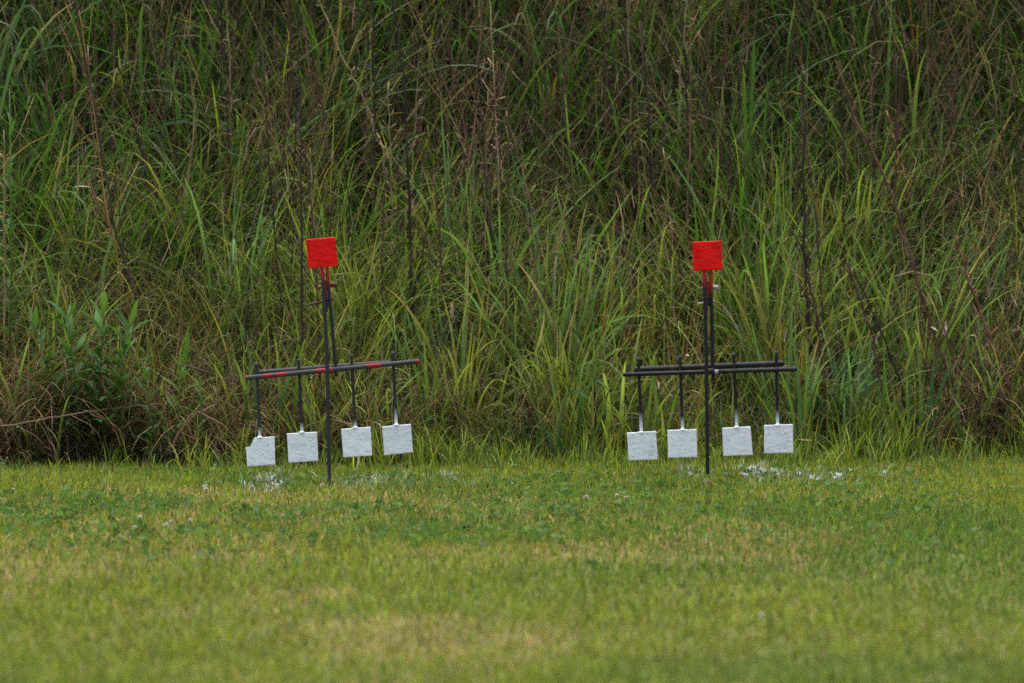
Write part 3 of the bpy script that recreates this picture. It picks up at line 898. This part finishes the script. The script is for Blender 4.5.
def plate(corners, Y, loc, name, parent, m, base, notch=False, th=.008, tilt=0.0, dirt=None):
    """corners TL TR BR BL in photo pixels; hammered face with real thickness and rounded rim"""
    TL, TR, BR, BL = [P(c[0], c[1], Y) for c in corners]
    N = 28
    idx, V, C, Q = {}, [], [], []
    seed = random.uniform(0, 50)
    dents = [(random.uniform(.12, .88), random.uniform(.12, .88), random.uniform(.02, .05)) for _ in range(11)]
    for side in (0, 1):
        for j in range(N + 1):
            for i in range(N + 1):
                u, v = i / N, j / N
                p = (TL * (1 - u) + TR * u) * (1 - v) + (BL * (1 - u) + BR * u) * v
                e = min(u, v, 1 - u, 1 - v)
                if notch:            # corner knocked off: the rows start at a slanting ragged edge
                    edge = (.31 - .5 * v + .012 * math.sin(v * 50)) if v < .295 else 0.0
                    u = edge + u * (1 - edge)
                    p = (TL * (1 - u) + TR * u) * (1 - v) + (BL * (1 - u) + BR * u) * v
                d = .0009 * float(vnoise(u * 9 + seed, v * 16, 1, seed)) + .0007 * float(vnoise(u * 22 + seed, v * 30, 1, 3))
                for (a, b, r) in dents:
                    q = ((u - a) ** 2 + (v - b) ** 2) / (r * r)
                    d += .0016 * math.exp(-q) - .0009 * math.exp(-((q - 2.2) ** 2))
                y = (d if side == 0 else th - d)
                if e <= 1e-6: y = .0012 if side == 0 else th - .0012
                p = Vector((p.x, Y + y + tilt * (v - .5), p.z))
                idx[(side, i, j)] = len(V); V.append(tuple(p))
                g = 1 + .10 * (float(fbm(u * 4 + seed, v * 4, 1, 7)) - .5)
                c_ = np.array(base) * g
                if base is WHT:     # lead smears and scuffs, different on every plate
                    sm = float(vnoise(u * 5 + seed, v * 9, 1, 13)) * .6 + float(vnoise(u * 14 + seed, v * 26, 1, 17)) * .4
                    c_ = c_ * (1 - .16 * min(max((sm - .58) * 5, 0), 1)) * (.93 + .12 * ((seed * 7.3) % 1))
                elif float(vnoise(u * 6 + seed, v * 10, 1, 4)) > .7: c_ = c_ * .8
                if dirt is not None: c_ = dirt(u, v, c_)
                C.append(c_)
    dead = set()
    for j in range(N):
        for i in range(N):
            if (i, j) in dead: continue
            Q.append((idx[0, i, j], idx[0, i, j + 1], idx[0, i + 1, j + 1], idx[0, i + 1, j]))
            Q.append((idx[1, i, j], idx[1, i + 1, j], idx[1, i + 1, j + 1], idx[1, i, j + 1]))
            for (di, dj, a, b) in ((-1, 0, (0, 0), (0, 1)), (1, 0, (1, 1), (1, 0)), (0, -1, (1, 0), (0, 0)), (0, 1, (0, 1), (1, 1))):
                ni, nj = i + di, j + dj
                if ni < 0 or nj < 0 or ni >= N or nj >= N or (ni, nj) in dead:
                    A = (i + a[0], j + a[1]); B = (i + b[0], j + b[1])
                    Q.append((idx[(0,) + A], idx[(1,) + A], idx[(1,) + B], idx[(0,) + B]))
    V = np.array(V); C = np.array(C)
    used = np.unique(np.array(Q)); mp = np.full(len(V), -1); mp[used] = np.arange(len(used))
    o = np_object(name, V[used] - np.array(loc), mp[np.array(Q)], C[used], m, parent=parent)
    return o


def lerp3(a, b, t):
    t = max(0, min(1, t)); return tuple(np.array(a) * (1 - t) + np.array(b) * t)


def rod(name, a, b, r, colf, parent, loc, n=40, sides=12):
    V, Q, C = tube(line(a, b, n), r, colf, sides)
    return np_object(name, V - np.array(loc), Q, C, M_STEEL, parent=parent)


def steel_target(T):
    Y = T['Y']
    loc = P(*T['foot'], Y); loc.z = 0
    root = empty('spinner_target', loc)
    tag(root, T['label'], 'shooting target', 'steel plate targets on the lawn')
    dk = T['dark']; dk2 = T['dark2']
    # uprights
    foot = P(*T['foot'], Y - .03); foot.z = -.06

    def ured(t, g):  # red overspray that fades below the top plate
        return lerp3(RED, dk, (1 - t < .16) * 0 + max(0, ((1 - t) - .03) / .07))
    top = P(*T['l_top'], Y - .03)
    mid = P(*T['l_mid'], Y - .03)

    pts = line(foot, mid, 24)[:-1] + line(mid, top, 30)
    V, Q, C = tube(pts, .0061, lambda t, g: lerp3(lerp3(RED, (.16, .02, .02), .75), dk, (1 - t - .22 * 0 - T['rf'][0]) / T['rf'][1]), 12)
    np_object('ground_rod', V - np.array(loc), Q, C, M_STEEL, parent=root)
    a, b = P(*T['r_bot'], Y - .002), P(*T['r_top'], Y - .028)
    pts = line(a, b, 50)
    V, Q, C = tube(pts, .0059, lambda t, g: lerp3(lerp3(RED, (.16, .02, .02), .75), dk2, (1 - t - T['rf'][0] * 1.9) / (T['rf'][1] * 1.9)), 12)
    np_object('upright_rod', V - np.array(loc), Q, C, M_STEEL, parent=root)
    # strap between the rods under the plate
    s0, s1 = P(*T['strap'][0], Y - .027), P(*T['strap'][1], Y - .027)
    w_ = .0045
    V, C, Q = [], [], []
    for i in range(13):
        p = s0.lerp(s1, i / 12)
        for sx, sy in ((-1, -.004), (1, -.004), (1, .004), (-1, .004)):
            V.append((p.x + sx * w_, p.y + sy, p.z)); C.append(lerp3((.15, .015, .012), BLK, (i / 12 - .45) * 4))
    for i in range(12):
        for k in range(4): Q.append((i * 4 + k, i * 4 + (k + 1) % 4, i * 4 + 4 + (k + 1) % 4, i * 4 + 4 + k))
    Q += [(3, 2, 1, 0), (48, 49, 50, 51)]
    np_object('hinge_strap', np.array(V) - np.array(loc), np.array(Q), np.array(C, float), M_STEEL, parent=root, smooth=False)
    # bars
    fa, fb = P(*T['front'][0], Y - .0165), P(*T['front'][1], Y - .0165)
    np_object('front_bar', *(lambda r: (r[0] - np.array(loc), r[1], r[2]))(tube(line(fa, fb, 150), T['frad'], T['fcol'], 14)), M_STEEL, parent=root)
    ra, rb = P(*T['rear'][0], Y + .0185), P(*T['rear'][1], Y + .0185)
    np_object('rear_bar', *(lambda r: (r[0] - np.array(loc), r[1], r[2]))(tube(line(ra, rb, 60), .0098, lambda t, g: lerp3(dk2, (.09, .05, .04), .5 * (math.sin(t * 31) > .93)), 14)), M_STEEL, parent=root)
    # weld collar where rods meet bars
    wz = P(*T['joint'], Y - .016)
    np_object('weld', *(lambda r: (r[0] - np.array(loc), r[1], r[2]))(tube(line(wz + Vector((-.017, 0, -.002)), wz + Vector((.017, 0, .002)), 9), [.008, .0105, .0118, .0105, .0115, .0105, .0118, .010, .008], T['wcol'], 12)), M_STEEL, parent=root)
    # bolts
    for (pa, pb, r, hc, col) in T['bolts']:
        A, B = P(*pa, Y - .015), P(*pb, Y - .015)
        d = (B - A)
        pts = [A, A.lerp(B, .04), A.lerp(B, .3), A.lerp(B, .31), A.lerp(B, .42), A.lerp(B, .43), A.lerp(B, .74), A.lerp(B, .75), A.lerp(B, .97), B]
        rr = [r * .8, r, r, r * 1.55, r * 1.55, r, r, r * 1.7, r * 1.7, r * 1.3]
        V, Q, C = tube(pts, rr, lambda t, g: lerp3(col, hc, (t - .6) * 6), 6 if r > .004 else 8)
        np_object('bolt', V - np.array(loc), Q, C, M_STEEL, parent=root, smooth=False)
    # red head plate
    plate(T['head'], Y - .042, loc, 'top_plate', root, M_RED, RED, dirt=None)
    # four swinging plates
    for k, (cs, ha, hb, wl) in enumerate(T['paddles']):
        yw = Y - .004
        o = plate(cs, yw - .012, loc, 'white_plate', root, M_WHITE, WHT, notch=(T['notch'] == k), tilt=-.006)
        if T['notch'] == k: o['label'] = 'white plate with its upper left corner broken off'
        A, B = P(*ha, yw + .004), P(hb[0] + .2, hb[1] + 3, yw + .004)
        V, Q, C = tube(line(A, B, 60), .0052, lambda t, g, wl=wl: lerp3(lerp3(dk, (.10, .10, .11), .6 * (t < .02)), WHT, (t - (1 - wl)) / (wl * .75)), 10)
        h = np_object('hanger', V - np.array(loc), Q, C, M_STEEL, parent=o)
        # weld blob of paint where the rod meets the plate
        p = P(hb[0], hb[1], yw - .006)
        V, Q, C = tube(line(p + Vector((-.010, 0, -.002)), p + Vector((.010, 0, -.002)), 7), [.002, .004, .0055, .006, .0055, .004, .002], WHT, 8)
        np_object('weld', V - np.array(loc), Q, C, M_WHITE, parent=o)
    return root


def left_front(t, g):
    x = 245.6 + t * (419.5 - 245.6)
    s = 0
    for a, b in ((264, 272.5), (276, 286), (315, 327), (368, 380.5)):
        if a + math.sin(g * 3 + a) * 1.3 < x < b + math.cos(g * 2 + b) * 1.6 and math.cos(g - .75) > .15 + .3 * math.sin(x * 1.9): s = .85
    if x < 248 or x > 415: s = .45
    return lerp3((.040, .040, .042), (.27, .009, .022), s)


steel_target(dict(
    Y=-0.40, foot=(329.8, 485.5), label='left steel target with red flecked rods, red top plate and one chipped white plate',
    dark=GRY, dark2=GRY, l_top=(321.9, 266), l_mid=(326.8, 350), r_top=(326.9, 266), r_bot=(336.4, 376), rf=(.055, .05),
    strap=((325.2, 280), (326.6, 312)), front=((245.6, 378), (419.5, 361.3)), frad=.0082, fcol=left_front, rear=((258.5, 372.8), (391, 362.8)),
    joint=(329, 370.5), wcol=(.16, .03, .035),
    bolts=[((317.6, 287.8), (336.2, 284.3), .0052, (.10, .03, .03), (.17, .03, .028)), ((306.2, 305.4), (333, 299.0), .0034, (.035, .035, .038), (.07, .04, .035))],
    head=[(306.2, 239.5), (335.5, 237), (338, 265.7), (308.2, 268.4)], notch=0,
    paddles=[([(245.2, 438.6), (274.5, 436.5), (275.3, 464.8), (247.2, 466.8)], (256.8, 362.7), (259.7, 437), .17),
             ([(286.8, 433.6), (316.9, 431.8), (318.5, 461), (288.6, 462.9)], (298.6, 358.8), (301.9, 432), .17),
             ([(341, 429.1), (370.6, 426.8), (372.2, 455.7), (343.3, 457.6)], (351.3, 353.9), (355.4, 427.3), .13),
             ([(382, 426.6), (410.9, 424), (413, 452.5), (384.3, 455.5)], (392.9, 351.6), (396.2, 424.6), .26)]))

steel_target(dict(
    Y=-0.10, foot=(707.8, 479.5), label='right steel target, black rods with a red top plate and four whole white plates',
    dark=BLK, dark2=(.014, .014, .016), l_top=(704, 269), l_mid=(706.3, 352.8), r_top=(710.6, 269), r_bot=(713.1, 380), rf=(.07, .06),
    strap=((707.6, 281), (708.6, 306)), front=((622.9, 374.6), (797, 369.1)), frad=.0074, fcol=lambda t, g: lerp3(BLK, (.30, .31, .33), 1.0 * ((.528 < t < .545) and math.sin(g * 1.0) > -.2)),
    rear=((634, 369.7), (784, 363.3)), joint=(709.5, 371.6), wcol=BLK,
    bolts=[((700.5, 288.6), (718.3, 287.4), .005, (.26, .26, .28), (.15, .06, .055)), ((697.6, 303.7), (714.8, 301.2), .0034, (.22, .22, .24), (.30, .30, .32))],
    head=[(692, 241.9), (721.5, 240.7), (722.3, 269.6), (693.4, 271.2)], notch=-1,
    paddles=[([(626.8, 432.8), (656.1, 431), (657.7, 459.6), (628.8, 460.7)], (638.3, 357.4), (641.3, 432), .30),
             ([(667.4, 430.1), (696.7, 429.1), (697.5, 457.2), (668.2, 458)], (679.9, 355.5), (682.5, 429.5), .22),
             ([(722.1, 427.9), (750.6, 426.4), (752.8, 455.1), (723.3, 456.1)], (733.6, 352.9), (736.6, 427), .28),
             ([(764.1, 425.2), (793, 424.2), (793.2, 452.9), (764.1, 453.5)], (776.2, 351), (777.4, 424.8), .24)]))

# ------------------------------------------------------------------ small things on the lawn
def clover_flower(px, py, r, label, pink=0.0):
    g = G(px, py + 6)
    root = empty('clover_flower', g); tag(root, label, 'clover flower', 'white clover flowers in the lawn')
    h = 6 / 300 * (g.y - CAMY) / 25 + .012
    V, Q, C = tube([Vector((0, 0, -.005)), Vector((.002, 0, h * .5)), Vector((0, 0, h))], .0012, (.08, .14, .03), 5)
    np_object('stem', V, Q, C, M_LAWN, parent=root)
    n_ = 70
    k = np.arange(n_) + .5
    ph = np.arccos(1 - 1.75 * k / n_); az = math.pi * (1 + 5 ** .5) * k
    c = np.tile(np.array((.60, .57, .51)) * (1 - pink) + np.array((.55, .38, .33)) * pink, (n_, 1)) * R.uniform(.85, 1.1, (n_, 1))
    base = np.tile(np.array([[0, 0, h + r * .3]]), (n_, 1))
    V, Q, C = blades(base, az, np.full(n_, r) * R.uniform(.85, 1.15, n_), np.full(n_, r * .42), ph, np.full(n_, .15), c * .9, c, nseg=3, nc=3, basew=.2)
    np_object('flower_head', V, Q, C, M_DRY, parent=root)


for a in [(206, 494, .0085, 'white clover flower below the chipped white plate'), (140, 522, .008, 'white clover flower at the upper left of the loose group on the left'),
          (135, 532, .007, 'lowest and leftmost clover flower on the left of the lawn'), (166, 530, .0095, 'largest clover flower of the left group on the lawn'),
          (171, 526, .006, 'small clover flower touching the largest one'), (190, 525, .0075, 'clover flower at the right end of the left group'),
          (283, 520, .006, 'lone small clover flower below the second white plate', .3), (586, 502, .0095, 'pinkish clover flower alone left of the right target', .5),
          (617, 500, .008, 'clover flower left of a close pair near the right target', .2), (626, 502, .007, 'clover flower at the right of a close pair near the right target', .2),
          (13, 494, .007, 'clover flower near the left edge of the lawn', .3), (761, 621, .008, 'clover flower alone in the blurred foreground on the right')]:
    clover_flower(*a)


def scrap(px, py, w, d, hgt, col, m, name, label, cat, group=None):
    g = G(px, py)
    N = 7
    V, Q, C = [], [], []
    sd = random.uniform(0, 40)
    rot = random.uniform(-.4, .4)
    for s in (0, 1):
        for j in range(N):
            for i in range(N):
                u, v = i / (N - 1) * 2 - 1, j / (N - 1) * 2 - 1
                rr = max(abs(u), abs(v)); ll = math.hypot(u, v) + 1e-6
                k = rr / ll * (0.75 + .5 * float(vnoise(u * 2 + sd, v * 2, 1, sd)))
                x, y = u * k * w * .5, v * k * d * .5
                z = .010 + hgt * float(vnoise(u * 2.2 + sd, v * 2.2, 1, 3)) + y * .25
                V.append((x * math.cos(rot) - y * math.sin(rot), x * math.sin(rot) + y * math.cos(rot), z - s * .0015))
                C.append(np.array(col) * (0.9 + .2 * random.random()))
    for j in range(N - 1):
        for i in range(N - 1):
            a = j * N + i; q = (a, a + 1, a + N + 1, a + N); Q.append(q)
            Q.append(tuple(N * N + t for t in q[::-1]))
    rim = [i for i in range(N)] + [j * N + N - 1 for j in range(1, N)] + [(N - 1) * N + i for i in range(N - 2, -1, -1)] + [j * N for j in range(N - 2, 0, -1)]
    for a, b in zip(rim, rim[1:] + rim[:1]): Q.append((b, a, a + N * N, b + N * N))
    o = np_object(name, np.array(V), np.array(Q), np.array(C), m)
    o.location = g
    tag(o, label, cat, group)


scrap(996, 456, .032, .03, .035, (.62, .66, .74), M_DRY, 'litter_scrap', 'crumpled pale scrap lying at the lawn edge on the far right', 'litter')
scrap(830, 466, .045, .05, .012, (.05, .05, .065), M_DRY, 'litter_scrap', 'flat dark grey scrap on the lawn right of the right target', 'litter')
scrap(982, 463, .028, .03, .02, (.035, .035, .045), M_DRY, 'litter_scrap', 'small dark scrap left of the pale crumpled scrap', 'litter')
FL = 'pale paint splashed leaves below the right target'
for px, py, w in [(752, 468, .035), (763, 470, .03), (757, 474, .026), (745, 474, .022), (775, 471, .03), (778, 475, .022), (799, 474, .02), (812, 477, .026), (818, 479, .02), (839, 475, .024), (836, 479, .018),
                  (851, 471, .02), (884, 472, .016), (691, 474, .022), (697, 476, .02), (726, 474, .014), (741, 467, .016)]:
    scrap(px, py + 5, w * .85, w * 1.5, .016, random.choice([(.20, .235, .23), (.14, .19, .16), (.26, .295, .30)]), M_PAINTED, 'painted_leaf', 'pale leaf flecked with white paint under or beside the right steel target', 'painted leaf', FL)
for px, py, w in [(279, 484, .04), (272, 478, .03), (285, 480, .025), (450, 478, .02), (205, 487, .02), (455, 479, .014)]:
    scrap(px, py + 5, w * .85, w * 1.5, .016, random.choice([(.22, .24, .26), (.17, .20, .20)]), M_PAINTED, 'painted_leaf', 'pale leaf flecked with white paint beneath or beside the left steel target', 'painted leaf', 'pale paint splashed leaves below the left target')
scrap(709, 487, .012, .03, .02, (.20, .045, .025), M_DRY, 'fallen_leaf', 'small red brown leaf on the lawn in front of the right post', 'leaf')
scrap(298, 521, .016, .03, .015, (.25, .06, .035), M_DRY, 'fallen_leaf', 'small reddish leaf on the lawn below the left target', 'leaf')

# ------------------------------------------------------------------ light: overcast day
w = bpy.data.worlds.new('World'); scene.world = w
w.use_nodes = True
nt = w.node_tree
bg = nt.nodes['Background']
sky = nt.nodes.new('ShaderNodeTexSky')
sky.sky_type = 'NISHITA'
sky.sun_disc = False
EL, ROT = math.radians(80), math.radians(330)
sky.sun_elevation = EL
sky.sun_rotation = ROT
sky.dust_density = 4.0
sky.air_density = 1.0
hs = nt.nodes.new('ShaderNodeHueSaturation')     # cloud cover: the sky light is nearly grey
hs.inputs['Saturation'].default_value = 0.6
nt.links.new(sky.outputs[0], hs.inputs['Color'])
nt.links.new(hs.outputs[0], bg.inputs['Color'])
bg.inputs['Strength'].default_value = 0.10
ld = bpy.data.lights.new('Sun', 'SUN')
ld.energy = 1.3
ld.angle = math.radians(40)
ld.color = (1.0, 0.96, 0.90)
sun = bpy.data.objects.new('Sun', ld); COL.objects.link(sun)
# sun_rotation is measured clockwise from +Y
sd = Vector((math.sin(ROT) * math.cos(EL), math.cos(ROT) * math.cos(EL), math.sin(EL)))
sun.rotation_euler = (-sd).to_track_quat('-Z', 'Y').to_euler()
sun.location = sd * 40

scene.view_settings.view_transform = 'Standard'
scene.view_settings.look = 'None'
scene.view_settings.exposure = 1.8
scene.view_settings.gamma = 1.0
scene.cycles.max_bounces = 5
scene.cycles.diffuse_bounces = 2
scene.cycles.transmission_bounces = 4
scene.cycles.use_denoising = False
scene.cycles.sample_clamp_indirect = 4
